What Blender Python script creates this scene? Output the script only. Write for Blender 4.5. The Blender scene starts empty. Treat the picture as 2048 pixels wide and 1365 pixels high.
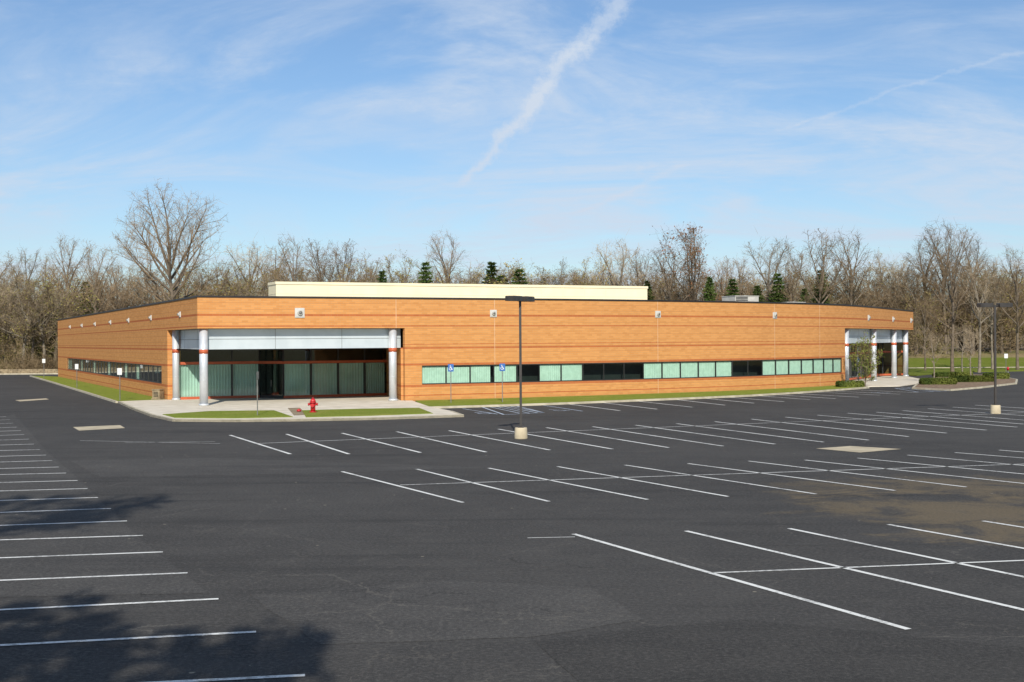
import bpy, math, random
import numpy as np
from mathutils import Vector, Matrix
random.seed(7); np.random.seed(7)
SC=bpy.context.scene
COL=SC.collection
F=2600.0; HC=4.0; TH=0.0066

# ---------------------------------------------------------------- survey helpers
def gp(x,y,z=0.0):
    dx=x-1024.0; dy=y-682.5
    X=dx-TH*dy; Y=dy+TH*dx
    d=F*(HC-z)/max(Y,1.0)
    return (X/F*d, d)

# ---------------------------------------------------------------- materials
def newmat(name):
    m=bpy.data.materials.new(name); m.use_nodes=True
    nt=m.node_tree
    b=nt.nodes['Principled BSDF']
    return m,nt,b
def N(nt,t,**k):
    n=nt.nodes.new(t)
    for a,v in k.items(): setattr(n,a,v)
    return n
def L(nt,a,b): nt.links.new(a,b)
def mathn(nt,op,a,b=None,c=None,clamp=False):
    n=nt.nodes.new('ShaderNodeMath'); n.operation=op; n.use_clamp=clamp
    for i,v in enumerate((a,b,c)):
        if v is None: continue
        if hasattr(v,'links'): nt.links.new(v,n.inputs[i])
        else: n.inputs[i].default_value=v
    return n.outputs[0]
def smooth(nt,v,lo,hi,t0=0.0,t1=1.0):
    n=nt.nodes.new('ShaderNodeMapRange'); n.interpolation_type='SMOOTHSTEP'
    nt.links.new(v,n.inputs[0])
    n.inputs[1].default_value=lo; n.inputs[2].default_value=hi
    n.inputs[3].default_value=t0; n.inputs[4].default_value=t1
    return n.outputs[0]
def mixc(nt,f,a,b,mode='MIX'):
    n=nt.nodes.new('ShaderNodeMix'); n.data_type='RGBA'; n.blend_type=mode
    if hasattr(f,'links'): nt.links.new(f,n.inputs[0])
    else: n.inputs[0].default_value=f
    for i,v in ((6,a),(7,b)):
        if hasattr(v,'links'): nt.links.new(v,n.inputs[i])
        else: n.inputs[i].default_value=(v[0],v[1],v[2],1)
    return n.outputs[2]
def noise(nt,vec,scale,detail=4,rough=0.55,dist=0.0):
    n=nt.nodes.new('ShaderNodeTexNoise'); n.inputs['Scale'].default_value=scale
    n.inputs['Detail'].default_value=detail; n.inputs['Roughness'].default_value=rough
    n.inputs['Distortion'].default_value=dist
    if vec is not None: nt.links.new(vec,n.inputs['Vector'])
    return n.outputs[0]
def simple(name,c1,c2=None,scale=2.0,rough=0.7,metal=0.0,bump=0.0,spec=None,detail=5,lo=0.35,hi=0.65):
    m,nt,b=newmat(name)
    tc=N(nt,'ShaderNodeTexCoord')
    if c2 is None: c2=tuple(v*0.8 for v in c1)
    f=noise(nt,tc.outputs['Object'],scale,detail)
    col=mixc(nt,smooth(nt,f,lo,hi),c1,c2)
    L(nt,col,b.inputs['Base Color'])
    b.inputs['Roughness'].default_value=rough; b.inputs['Metallic'].default_value=metal
    if spec is not None: b.inputs['Specular IOR Level'].default_value=spec
    if bump>0:
        bn=N(nt,'ShaderNodeBump'); bn.inputs['Strength'].default_value=bump; bn.inputs['Distance'].default_value=0.05
        L(nt,f,bn.inputs['Height']); L(nt,bn.outputs[0],b.inputs['Normal'])
    return m

def brick_mat():
    m,nt,b=newmat('orange_brick')
    uv=N(nt,'ShaderNodeUVMap'); sep=N(nt,'ShaderNodeSeparateXYZ'); L(nt,uv.outputs[0],sep.inputs[0])
    z=sep.outputs[1]
    br=N(nt,'ShaderNodeTexBrick'); L(nt,uv.outputs[0],br.inputs['Vector'])
    br.inputs['Scale'].default_value=1.0; br.inputs['Brick Width'].default_value=0.40
    br.inputs['Row Height'].default_value=0.135; br.inputs['Mortar Size'].default_value=0.009
    br.inputs['Mortar Smooth'].default_value=0.3; br.inputs['Bias'].default_value=-0.1
    br.inputs['Color1'].default_value=(0.625,0.297,0.100,1); br.inputs['Color2'].default_value=(0.535,0.240,0.076,1)
    br.inputs['Mortar'].default_value=(0.50,0.30,0.15,1)
    br2=N(nt,'ShaderNodeTexBrick'); L(nt,uv.outputs[0],br2.inputs['Vector'])
    for k in ('Scale','Brick Width','Row Height','Mortar Size','Mortar Smooth','Bias'):
        br2.inputs[k].default_value=br.inputs[k].default_value
    br2.inputs['Color1'].default_value=(0.46,0.145,0.048,1); br2.inputs['Color2'].default_value=(0.40,0.120,0.040,1)
    br2.inputs['Mortar'].default_value=(0.42,0.20,0.10,1)
    tot=None
    for lo,hi in ((5.67,5.81),(4.995,5.08),(3.52,3.64),(3.80,3.85),(2.415,2.56),(0.99,1.15),(0.40,0.48)):
        a=mathn(nt,'GREATER_THAN',z,lo); c=mathn(nt,'LESS_THAN',z,hi)
        k=mathn(nt,'MULTIPLY',a,c)
        tot=k if tot is None else mathn(nt,'ADD',tot,k,clamp=True)
    # darker bed joints every third course
    fr=mathn(nt,'FRACT',mathn(nt,'DIVIDE',z,0.405))
    cj=mathn(nt,'LESS_THAN',fr,0.10)
    base=mixc(nt,mathn(nt,'MULTIPLY',cj,0.32),br.outputs[0],(0.33,0.125,0.045))
    col=mixc(nt,tot,base,br2.outputs[0])
    nf=noise(nt,uv.outputs[0],0.18,4,0.5)
    col=mixc(nt,smooth(nt,nf,0.3,0.7,0.0,0.12),col,(0.80,0.74,0.66),'MULTIPLY')
    mp=N(nt,'ShaderNodeMapping'); mp.inputs['Scale'].default_value=(1.2,0.12,1); L(nt,uv.outputs[0],mp.inputs[0])
    nf2=noise(nt,mp.outputs[0],1.5,4,0.6)
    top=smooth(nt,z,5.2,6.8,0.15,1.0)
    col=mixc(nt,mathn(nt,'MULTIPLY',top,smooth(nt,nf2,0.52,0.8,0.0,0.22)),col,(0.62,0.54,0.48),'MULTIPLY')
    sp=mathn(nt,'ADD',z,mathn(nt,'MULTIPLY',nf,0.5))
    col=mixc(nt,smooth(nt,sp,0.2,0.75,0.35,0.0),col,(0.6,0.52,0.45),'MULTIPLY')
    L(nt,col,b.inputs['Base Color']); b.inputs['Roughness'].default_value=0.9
    b.inputs['Specular IOR Level'].default_value=0.12
    bn=N(nt,'ShaderNodeBump'); bn.inputs['Strength'].default_value=0.4; bn.inputs['Distance'].default_value=0.01
    L(nt,mathn(nt,'SUBTRACT',1.0,br.outputs[1]),bn.inputs['Height']); L(nt,bn.outputs[0],b.inputs['Normal'])
    return m

def asphalt_mat(name,k=1.0,cracks=True):
    m,nt,b=newmat(name)
    tc=N(nt,'ShaderNodeTexCoord'); P=tc.outputs['Object']
    big=noise(nt,P,0.06,5,0.6,0.4); mid=noise(nt,P,0.7,7,0.7); fine=noise(nt,P,14,6,0.8); grit=noise(nt,P,70,2,0.8)
    c=mixc(nt,smooth(nt,big,0.35,0.68),(0.043*k,0.042*k,0.041*k),(0.062*k,0.060*k,0.057*k))
    c=mixc(nt,smooth(nt,mid,0.38,0.72,0.0,0.4),c,(0.086*k,0.082*k,0.076*k))
    c=mixc(nt,smooth(nt,fine,0.45,0.72,0.0,0.75),c,(0.142*k,0.135*k,0.124*k))
    c=mixc(nt,smooth(nt,fine,0.28,0.47,0.6,0.0),c,(0.022*k,0.022*k,0.022*k))
    c=mixc(nt,smooth(nt,grit,0.52,0.75,0.0,0.55),c,(0.20*k,0.19*k,0.17*k))
    mp=N(nt,'ShaderNodeMapping'); mp.inputs['Rotation'].default_value=(0,0,math.radians(-25)); mp.inputs['Scale'].default_value=(0.12,1.3,1); L(nt,P,mp.inputs[0])
    st=noise(nt,mp.outputs[0],0.6,5,0.65)
    c=mixc(nt,smooth(nt,st,0.5,0.72,0.0,0.42),c,(0.029,0.029,0.029))
    sep=N(nt,'ShaderNodeSeparateXYZ'); L(nt,P,sep.inputs[0])
    if cracks:
        sn=noise(nt,P,0.45,8,0.72,0.6)
        for (sx,sy,rx,ry,am) in ((10.8,29.5,4.0,5.0,0.75),(11.5,35.0,5.0,3.0,0.6),(3.4,15.8,1.4,2.4,0.4)):
            ex=mathn(nt,'POWER',mathn(nt,'DIVIDE',mathn(nt,'SUBTRACT',sep.outputs[0],sx),rx),2.0)
            ey=mathn(nt,'POWER',mathn(nt,'DIVIDE',mathn(nt,'SUBTRACT',sep.outputs[1],sy),ry),2.0)
            rr=mathn(nt,'ADD',ex,ey)
            msk=mathn(nt,'SUBTRACT',1.0,mathn(nt,'ADD',rr,mathn(nt,'MULTIPLY',mathn(nt,'SUBTRACT',sn,0.48),6.0)))
            kk=mathn(nt,'MULTIPLY',smooth(nt,msk,-0.2,1.0,0.0,am),smooth(nt,fine,0.33,0.58,0.5,1.0))
            c=mixc(nt,kk,c,(0.180,0.140,0.086))
        dn=N(nt,'ShaderNodeTexNoise'); dn.inputs['Scale'].default_value=1.8; dn.inputs['Detail'].default_value=8; dn.inputs['Roughness'].default_value=.7; L(nt,P,dn.inputs['Vector'])
        va=N(nt,'ShaderNodeVectorMath'); va.operation='MULTIPLY_ADD'; L(nt,dn.outputs[1],va.inputs[0]); va.inputs[1].default_value=(0.9,0.9,0); L(nt,P,va.inputs[2])
        near=smooth(nt,sep.outputs[1],17.0,30.0,1.0,0.45)
        for sc,wd,lo,am,dk in ((0.20,0.0034,0.42,0.45,(0.19,0.175,0.15)),(0.7,0.009,0.49,0.5,(0.18,0.165,0.14)),(1.9,0.018,0.52,0.42,(0.17,0.155,0.13)),(1.3,0.016,0.50,0.55,(0.016,0.016,0.016))):
            vo=N(nt,'ShaderNodeTexVoronoi'); vo.feature='DISTANCE_TO_EDGE'; vo.inputs['Scale'].default_value=sc; L(nt,va.outputs[0],vo.inputs['Vector'])
            cm=noise(nt,P,0.16+0.13*sc,4)
            k1=smooth(nt,vo.outputs[0],wd*0.3,wd,1.0,0.0)
            k2=mathn(nt,'MULTIPLY',smooth(nt,cm,lo,lo+0.12),near)
            c=mixc(nt,mathn(nt,'MULTIPLY',mathn(nt,'MULTIPLY',k1,k2),am),c,dk)
        for sc,th in ((1.3,0.72),(4.0,0.86)):
            v2=N(nt,'ShaderNodeTexVoronoi'); v2.inputs['Scale'].default_value=sc; L(nt,P,v2.inputs['Vector'])
            k1=smooth(nt,v2.outputs[0],0.035,0.06,1.0,0.0)
            sp=N(nt,'ShaderNodeSeparateColor'); L(nt,v2.outputs[1],sp.inputs[0])
            k2=mathn(nt,'GREATER_THAN',sp.outputs[0],th)
            c=mixc(nt,mathn(nt,'MULTIPLY',mathn(nt,'MULTIPLY',k1,k2),0.8),c,(0.30,0.27,0.21))
    L(nt,c,b.inputs['Base Color']); b.inputs['Roughness'].default_value=0.95; b.inputs['Specular IOR Level'].default_value=0.10
    bn=N(nt,'ShaderNodeBump'); bn.inputs['Strength'].default_value=0.6; bn.inputs['Distance'].default_value=0.012
    L(nt,fine,bn.inputs['Height']); L(nt,bn.outputs[0],b.inputs['Normal'])
    return m

def paint_mat(name,col,wear=0.5):
    m,nt,b=newmat(name)
    tc=N(nt,'ShaderNodeTexCoord')
    f=noise(nt,tc.outputs['Object'],9,7,0.8)
    f2=noise(nt,tc.outputs['Object'],0.5,3,0.6)
    k=smooth(nt,mathn(nt,'ADD',f,mathn(nt,'MULTIPLY',mathn(nt,'SUBTRACT',f2,0.5),0.6)),0.48,0.64,0.0,wear)
    L(nt,mixc(nt,k,col,(0.09,0.088,0.085)),b.inputs['Base Color']); b.inputs['Roughness'].default_value=0.8
    return m

def glass_mat():
    m=bpy.data.materials.new('green_tinted_glass'); m.use_nodes=True; nt=m.node_tree
    nt.nodes.clear()
    out=N(nt,'ShaderNodeOutputMaterial'); mx=N(nt,'ShaderNodeMixShader')
    tr=N(nt,'ShaderNodeBsdfTransparent'); tr.inputs[0].default_value=(0.71,0.88,0.81,1)
    gl=N(nt,'ShaderNodeBsdfGlossy'); gl.inputs[0].default_value=(0.9,0.95,0.95,1); gl.inputs['Roughness'].default_value=0.03
    # thin-sheet Schlick reflectance, the same from both sides
    ge=N(nt,'ShaderNodeNewGeometry'); vd=N(nt,'ShaderNodeVectorMath'); vd.operation='DOT_PRODUCT'
    L(nt,ge.outputs['Incoming'],vd.inputs[0]); L(nt,ge.outputs['Normal'],vd.inputs[1])
    cs=mathn(nt,'ABSOLUTE',vd.outputs['Value'])
    fr=mathn(nt,'MULTIPLY_ADD',mathn(nt,'POWER',mathn(nt,'SUBTRACT',1.0,cs,clamp=True),5.0),0.93,0.06,clamp=True)
    tc=N(nt,'ShaderNodeTexCoord'); nn=noise(nt,tc.outputs['Object'],0.8,2)
    bn=N(nt,'ShaderNodeBump'); bn.inputs['Strength'].default_value=0.08; L(nt,nn,bn.inputs['Height']); L(nt,bn.outputs[0],gl.inputs['Normal'])
    L(nt,fr,mx.inputs[0]); L(nt,tr.outputs[0],mx.inputs[1]); L(nt,gl.outputs[0],mx.inputs[2]); L(nt,mx.outputs[0],out.inputs[0])
    return m

def grass_mat(name='spring_lawn',k=1.0):
    m,nt,b=newmat(name)
    tc=N(nt,'ShaderNodeTexCoord'); P=tc.outputs['Object']
    a=noise(nt,P,0.5,6,0.7); f=noise(nt,P,12,5,0.8)
    c=mixc(nt,smooth(nt,f,0.3,0.7),(0.12*k,0.17*k,0.016*k),(0.28*k,0.32*k,0.055*k))
    c=mixc(nt,smooth(nt,a,0.50,0.74,0.0,0.65),c,(0.36*k,0.30*k,0.10*k))
    L(nt,c,b.inputs['Base Color']); b.inputs['Roughness'].default_value=1.0; b.inputs['Specular IOR Level'].default_value=0.1
    bn=N(nt,'ShaderNodeBump'); bn.inputs['Strength'].default_value=0.8; bn.inputs['Distance'].default_value=0.06
    L(nt,f,bn.inputs['Height']); L(nt,bn.outputs[0],b.inputs['Normal'])
    return m
def twig_mat(name,c1,c2):
    m,nt,b=newmat(name)
    oi=N(nt,'ShaderNodeObjectInfo'); tc=N(nt,'ShaderNodeTexCoord')
    f=noise(nt,tc.outputs['Object'],0.7,3)
    c=mixc(nt,smooth(nt,f,0.35,0.65),c1,c2)
    v=mathn(nt,'MULTIPLY_ADD',oi.outputs['Random'],0.6,0.65)
    cc=N(nt,'ShaderNodeVectorMath'); cc.operation='SCALE'; L(nt,c,cc.inputs[0]); L(nt,v,cc.inputs['Scale'])
    L(nt,cc.outputs[0],b.inputs['Base Color']); b.inputs['Roughness'].default_value=1.0; b.inputs['Specular IOR Level'].default_value=0.0
    return m

M={}
M['brick']=brick_mat()
M['asphalt']=asphalt_mat('weathered_asphalt',1.0)
M['asphalt_dark']=asphalt_mat('newer_asphalt',0.85,False)
M['asphalt_old']=asphalt_mat('older_asphalt',1.15,True)
M['white']=paint_mat('white_road_paint',(0.76,0.76,0.72),0.6)
M['blue_paint']=paint_mat('blue_white_road_paint',(0.48,0.56,0.66),0.7)
M['glass']=glass_mat()
M['grass']=grass_mat()
M['grass2']=grass_mat('duller_bank_lawn',0.72)
M['ground']=simple('meadow_ground',(0.20,0.19,0.06),(0.28,0.21,0.10),0.08,1.0,bump=0.3)
M['concrete']=simple('pale_concrete',(0.72,0.66,0.54),(0.60,0.54,0.43),1.1,0.85,bump=0.15)
M['kerb']=simple('kerb_concrete',(0.54,0.49,0.37),(0.40,0.36,0.26),1.5,0.9,bump=0.2)
M['pad']=simple('weathered_pad_concrete',(0.56,0.48,0.33),(0.42,0.355,0.24),1.5,0.9,bump=0.2)
M['mulch']=simple('bark_mulch',(0.14,0.085,0.05),(0.28,0.20,0.12),4,1.0,bump=0.6)
M['silver']=simple('silver_panel',(0.58,0.65,0.68),(0.52,0.59,0.62),0.8,0.45,0.25)
M['steel']=simple('column_metal',(0.66,0.69,0.72),(0.57,0.60,0.63),1.4,0.42,0.35)
M['red_trim']=simple('orange_red_trim',(0.50,0.11,0.04),(0.42,0.09,0.035),2,0.55)
M['coping']=simple('black_coping',(0.018,0.015,0.014),(0.03,0.025,0.022),1,0.5)
M['dark']=simple('unlit_interior_black',(0.012,0.013,0.013),(0.02,0.02,0.02),1,0.8)  # near-black colour stands in for the shade of unlit rooms
M['frame']=simple('dark_bronze_frame',(0.020,0.020,0.020),(0.03,0.03,0.03),2,0.45)
M['blind']=simple('pale_blind',(0.76,0.77,0.72),(0.66,0.68,0.63),3,0.9)
M['curtain']=simple('interior_curtain',(0.68,0.72,0.69),(0.54,0.58,0.55),0.5,0.9)
M['cream']=simple('cream_metal_siding',(0.84,0.76,0.52),(0.79,0.71,0.48),0.6,0.6)
M['roof']=simple('roof_membrane',(0.22,0.20,0.18),(0.16,0.15,0.14),0.4,0.95)
M['joint']=simple('joint_sealant',(0.66,0.44,0.27),(0.55,0.35,0.2),2,0.9)
M['bark']=simple('grey_brown_bark',(0.185,0.147,0.105),(0.115,0.090,0.063),2.5,0.95,bump=0.5)
M['bark_pale']=simple('pale_grey_bark',(0.25,0.215,0.165),(0.16,0.135,0.10),2.5,0.95,bump=0.5)
M['twig']=twig_mat('brown_twigs',(0.290,0.215,0.135),(0.195,0.143,0.088))
M['twig_pale']=twig_mat('pale_twigs',(0.40,0.325,0.225),(0.295,0.235,0.158))
M['bud_olive']=twig_mat('olive_buds',(0.27,0.265,0.070),(0.35,0.275,0.10))
M['bud_rust']=twig_mat('rust_leaves',(0.32,0.15,0.08),(0.23,0.12,0.06))
M['leaf']=twig_mat('young_green_leaves',(0.16,0.21,0.045),(0.24,0.25,0.06))
M['needle']=twig_mat('spruce_needles',(0.045,0.080,0.022),(0.092,0.125,0.034))
M['hedge']=twig_mat('hedge_leaves',(0.055,0.08,0.02),(0.13,0.15,0.035))
M['brush1']=twig_mat('tan_brush',(0.34,0.255,0.15),(0.24,0.175,0.10))
M['brush2']=twig_mat('brown_brush',(0.24,0.175,0.105),(0.165,0.118,0.07))
M['brush3']=twig_mat('olive_brush',(0.22,0.20,0.070),(0.29,0.24,0.10))
M['signwhite']=simple('white_sign_enamel',(0.75,0.75,0.73),(0.68,0.68,0.66),3,0.5)
M['plate']=simple('off_white_plate',(0.58,0.58,0.55),(0.50,0.50,0.47),3,0.6)
M['signblue']=simple('blue_sign_enamel',(0.03,0.13,0.40),(0.03,0.11,0.34),3,0.45)
M['galv']=simple('galvanised_post',(0.20,0.20,0.19),(0.13,0.13,0.12),5,0.5,0.5)
M['bronze']=simple('dark_bronze_paint',(0.030,0.027,0.024),(0.045,0.04,0.036),3,0.45)
M['red']=simple('hydrant_red',(0.55,0.02,0.025),(0.42,0.015,0.02),6,0.4)
M['lampglass']=simple('lamp_lens',(0.35,0.35,0.33),(0.28,0.28,0.27),3,0.2)
M['tan']=simple('tan_stone_block',(0.33,0.26,0.16),(0.20,0.155,0.095),3.0,0.9,bump=0.4)
M['greybox']=simple('pale_sheet_metal',(0.52,0.51,0.46),(0.42,0.41,0.37),2,0.6,0.0)
M['hill']=simple('wooded_hillside_floor',(0.18,0.13,0.07),(0.23,0.165,0.09),0.25,1.0,bump=0.6)

# ---------------------------------------------------------------- geometry builder
def offset(pts,o):
    n=len(pts); out=[]
    def nrm(a,b):
        dx,dy=b[0]-a[0],b[1]-a[1]; l=math.hypot(dx,dy) or 1e-9
        return (-dy/l,dx/l)
    for i in range(n):
        if i==0: nx,ny=nrm(pts[0],pts[1]); k=1
        elif i==n-1: nx,ny=nrm(pts[-2],pts[-1]); k=1
        else:
            a=nrm(pts[i-1],pts[i]); b=nrm(pts[i],pts[i+1])
            nx,ny=a[0]+b[0],a[1]+b[1]; l=math.hypot(nx,ny) or 1e-9; nx/=l; ny/=l
            k=1/max(0.3,nx*a[0]+ny*a[1])
        out.append((pts[i][0]+nx*o*k,pts[i][1]+ny*o*k))
    return out
class Geo:
    def __init__(s): s.v=[];s.f=[];s.uv=[];s.mi=[];s.sm=[]
    def face(s,pts,uvs=None,m=0):
        i=len(s.v); s.v.extend([tuple(p) for p in pts]); s.f.append(tuple(range(i,i+len(pts))))
        s.uv.append(uvs if uvs else [(p[0],p[1]) for p in pts]); s.mi.append(m); s.sm.append(False)
    def ribbon(s,pts,z0,z1,o0,o1,m=0,s0=0.0,single=False):
        A=offset(pts,o0) if o0 else list(pts)
        B=offset(pts,o1) if not single else A
        t=s0; S=[t]
        for i in range(1,len(pts)):
            t+=math.dist(pts[i-1],pts[i]); S.append(t)
        for i in range(len(pts)-1):
            a,b=A[i],A[i+1]; c,d=B[i],B[i+1]; u,w=S[i],S[i+1]
            s.face([(a[0],a[1],z0),(b[0],b[1],z0),(b[0],b[1],z1),(a[0],a[1],z1)],[(u,z0),(w,z0),(w,z1),(u,z1)],m)
            if single: continue
            s.face([(d[0],d[1],z0),(c[0],c[1],z0),(c[0],c[1],z1),(d[0],d[1],z1)],[(w,z0),(u,z0),(u,z1),(w,z1)],m)
            s.face([(a[0],a[1],z1),(b[0],b[1],z1),(d[0],d[1],z1),(c[0],c[1],z1)],[(u,z1-.01),(w,z1-.01),(w,z1-.012),(u,z1-.012)],m)
            s.face([(b[0],b[1],z0),(a[0],a[1],z0),(c[0],c[1],z0),(d[0],d[1],z0)],[(w,z0+.01),(u,z0+.01),(u,z0+.012),(w,z0+.012)],m)
        if not single:
            for k,(a,c) in enumerate(((A[0],B[0]),(A[-1],B[-1]))):
                q=[(c[0],c[1],z0),(a[0],a[1],z0),(a[0],a[1],z1),(c[0],c[1],z1)]
                w=math.dist(a,c); uv=[(0,z0),(w,z0),(w,z1),(0,z1)]
                if k: q=q[::-1]; uv=uv[::-1]
                s.face(q,uv,m)
    def box(s,c,e,m=0,ax=None,bev=0.0):
        ca,sa=(math.cos(ax),math.sin(ax)) if ax else (1,0)
        hx,hy,hz=e[0]/2,e[1]/2,e[2]/2
        P=[]
        for (x,y,z) in ((-hx,-hy,-hz),(hx,-hy,-hz),(hx,hy,-hz),(-hx,hy,-hz),(-hx,-hy,hz),(hx,-hy,hz),(hx,hy,hz),(-hx,hy,hz)):
            P.append((c[0]+x*ca-y*sa,c[1]+x*sa+y*ca,c[2]+z))
        for q in ((0,1,5,4),(1,2,6,5),(2,3,7,6),(3,0,4,7),(4,5,6,7),(3,2,1,0)):
            s.face([P[i] for i in q],[(0,0),(1,0),(1,1),(0,1)],m)
    def tube(s,rings,n=16,m=0,cap=True,smooth=True):
        base=len(s.v); K=len(rings)
        for i,(p,r) in enumerate(rings):
            p=Vector(p)
            a=Vector(rings[max(0,i-1)][0]); b=Vector(rings[min(K-1,i+1)][0])
            d=(b-a); d=d.normalized() if d.length>1e-9 else Vector((0,0,1))
            ref=Vector((1,0,0)) if abs(d.z)>0.9 else Vector((0,0,1))
            u=d.cross(ref).normalized(); w=d.cross(u)
            for k in range(n):
                t=2*math.pi*k/n
                q=p+u*(math.cos(t)*r)+w*(math.sin(t)*r); s.v.append(tuple(q))
        for i in range(K-1):
            for k in range(n):
                k2=(k+1)%n
                s.f.append((base+i*n+k,base+i*n+k2,base+(i+1)*n+k2,base+(i+1)*n+k))
                s.uv.append([(k/n,i),((k+1)/n,i),((k+1)/n,i+1),(k/n,i+1)]); s.mi.append(m); s.sm.append(smooth)
        if cap:
            for i,rev in ((0,True),(K-1,False)):
                idx=[base+i*n+k for k in range(n)]
                if rev: idx=idx[::-1]
                s.f.append(tuple(idx)); s.uv.append([(0,0)]*n); s.mi.append(m); s.sm.append(False)
    def prism(s,poly,z0,z1,m=0,mside=None):
        A=sum(poly[i][0]*poly[(i+1)%len(poly)][1]-poly[(i+1)%len(poly)][0]*poly[i][1] for i in range(len(poly)))
        if A<0: poly=poly[::-1]
        s.face([(p[0],p[1],z1) for p in poly],None,m)
        for i in range(len(poly)):
            a,b=poly[i],poly[(i+1)%len(poly)]
            s.face([(a[0],a[1],z0),(b[0],b[1],z0),(b[0],b[1],z1),(a[0],a[1],z1)],None,m if mside is None else mside)
    def strip(s,a,b,w,z,m=0):
        dx,dy=b[0]-a[0],b[1]-a[1]; l=math.hypot(dx,dy); nx,ny=-dy/l*w/2,dx/l*w/2
        s.face([(a[0]+nx*-1,a[1]-ny,z),(b[0]-nx,b[1]-ny,z),(b[0]+nx,b[1]+ny,z),(a[0]+nx,a[1]+ny,z)],None,m)
    def obj(s,name,mats,parent=None,loc=(0,0,0),link=True):
        base=Vector(parent_world(parent))+Vector(loc)
        me=bpy.data.meshes.new(name)
        vv=[(p[0]-base.x,p[1]-base.y,p[2]-base.z) for p in s.v]
        me.from_pydata(vv,[],s.f)
        uvl=me.uv_layers.new(name='UVMap')
        flat=[c for f in s.uv for u in f for c in u]
        uvl.data.foreach_set('uv',flat)
        me.polygons.foreach_set('material_index',s.mi)
        me.polygons.foreach_set('use_smooth',s.sm)
        if not isinstance(mats,(list,tuple)): mats=[mats]
        for mm in mats: me.materials.append(mm)
        me.update()
        o=bpy.data.objects.new(name,me); o.location=loc
        if parent: o.parent=parent
        COL.objects.link(o)
        return o
def parent_world(p):
    v=Vector((0,0,0))
    while p is not None:
        v+=p.location; p=p.parent
    return v
def thing(name,loc,label,cat,group=None):
    e=bpy.data.objects.new(name,None); e.location=loc; e.empty_display_size=0.5
    COL.objects.link(e); e['label']=label; e['category']=cat
    if group: e['group']=group
    return e
def tag(o,label,cat,group=None):
    o['label']=label; o['category']=cat
    if group: o['group']=group
    return o
def copy_thing(src,loc,rz=0.0,sc=(1,1,1),label=None):
    def cp(o,par):
        n=o.copy(); COL.objects.link(n)
        if par is not None: n.parent=par
        for c in o.children: cp(c,n)
        return n
    n=cp(src,None); n.location=loc; n.rotation_euler=(0,0,rz); n.scale=sc
    if label: n['label']=label
    return n

# ---------------------------------------------------------------- terrain
def sstep(t): t=min(1,max(0,t)); return t*t*(3-2*t)
def gz(x,y):
    z=0.0
    if y>174: z+=2.2*sstep((y-174)/40)
    if y>255: z+=11.0*sstep((y-255)/70)
    if y>330: z-=13.0*sstep((y-330)/300)
    return z
g=Geo()
xs=[-3000,-1500,-700]+[i for i in range(-400,401,40)]+[700,1500,3000]
ys=[-600,-200,-50,100,174]+list(range(182,350,8))+[380,430,500,700,1200,2500,5000]
idx={}
for j,y in enumerate(ys):
    for i,x in enumerate(xs):
        idx[i,j]=len(g.v); g.v.append((x,y,gz(x,y)-0.02))
for j in range(len(ys)-1):
    for i in range(len(xs)-1):
        g.f.append((idx[i,j],idx[i+1,j],idx[i+1,j+1],idx[i,j+1])); g.uv.append([(0,0)]*4)
        g.mi.append(1 if ys[j]>205 else 0); g.sm.append(True)
o=g.obj('ground',[M['ground'],M['hill']]); o['kind']='structure'
lot=Geo()
lot.face([(-120,-30,0),(120,-30,0),(120,172,0),(-120,172,0)])
lot=lot.obj('parking_lot',M['asphalt']); lot['kind']='structure'

# asphalt patches
g=Geo()
def ragged(P,amp=0.12,step=0.6):
    out=[]; rs=random.Random(3)
    for i in range(len(P)):
        a,b=P[i],P[(i+1)%len(P)]; l=math.dist(a,b); n=max(1,min(90,int(l/step)))
        nx,ny=-(b[1]-a[1])/l,(b[0]-a[0])/l
        for k in range(n):
            t=k/n; o=rs.uniform(-amp,amp) if k else 0
            out.append((a[0]+(b[0]-a[0])*t+nx*o,a[1]+(b[1]-a[1])*t+ny*o))
    return out
def ppoly(g,px,z,m=0,rag=0): 
    P=[gp(*p) for p in px]
    if rag: P=ragged(P,rag)
    A=sum(P[i][0]*P[(i+1)%len(P)][1]-P[(i+1)%len(P)][0]*P[i][1] for i in range(len(P)))
    if A<0: P=P[::-1]
    g.face([(a,b,z) for a,b in P],None,m)
ppoly(g,[(1068,1282),(1300,1256),(1490,1240),(2100,1300),(2200,1420),(1220,1420)],0.004,0,.03)
ppoly(g,[(-500,1060),(-300,860),(0,838),(28,828),(95,905),(160,960),(260,1060),(415,1187),(-200,1200)],0.004,1,.03)
ppoly(g,[(140,922),(420,916),(980,936),(660,947),(200,955)],0.004,1,.08)
ppoly(g,[(500,1190),(900,1162),(1180,1175),(1290,1240),(1060,1275),(640,1290)],0.004,1,.05)
o=g.obj('asphalt_patch',[M['asphalt_dark'],M['asphalt_old']],lot)

# ---------------------------------------------------------------- markings
mk=Geo(); W=0.11; ZM=0.009
def pline(a,b,w=W,m=0,ext=None):
    A=gp(*a); B=gp(*b)
    if ext:
        d=math.dist(A,B); 
        if ext>d: B=(A[0]+(B[0]-A[0])*ext/d, A[1]+(B[1]-A[1])*ext/d)
    mk.strip(A,B,w,ZM,m)
left=[(512,1265,0,1292),(437,1199,0,1221),(375,1147,0,1162),(326,1105,0,1117),(286,1072,0,1081),(254,1043,0,1052),(222,1018,0,1026),(196,996,0,1002),(175,978,0,983),(155,962,0,966),(132,947,0,950),(118,935,0,938),(104,922,0,925),(92,911,0,913.5),(80,900,0,902),(68,889,0,891),(58,879,0,881),(48,870,0,871.6),(42,862,0,863.3),(34,855,0,856),(26,847,0,848),(20,840,0,840.8),(12,834,0,834.6)]
for x,y,x2,y2 in left: pline((x,y),(x2,y2),ext=5.6)
pline((610,1352),(350,1365),ext=5.6)
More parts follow.
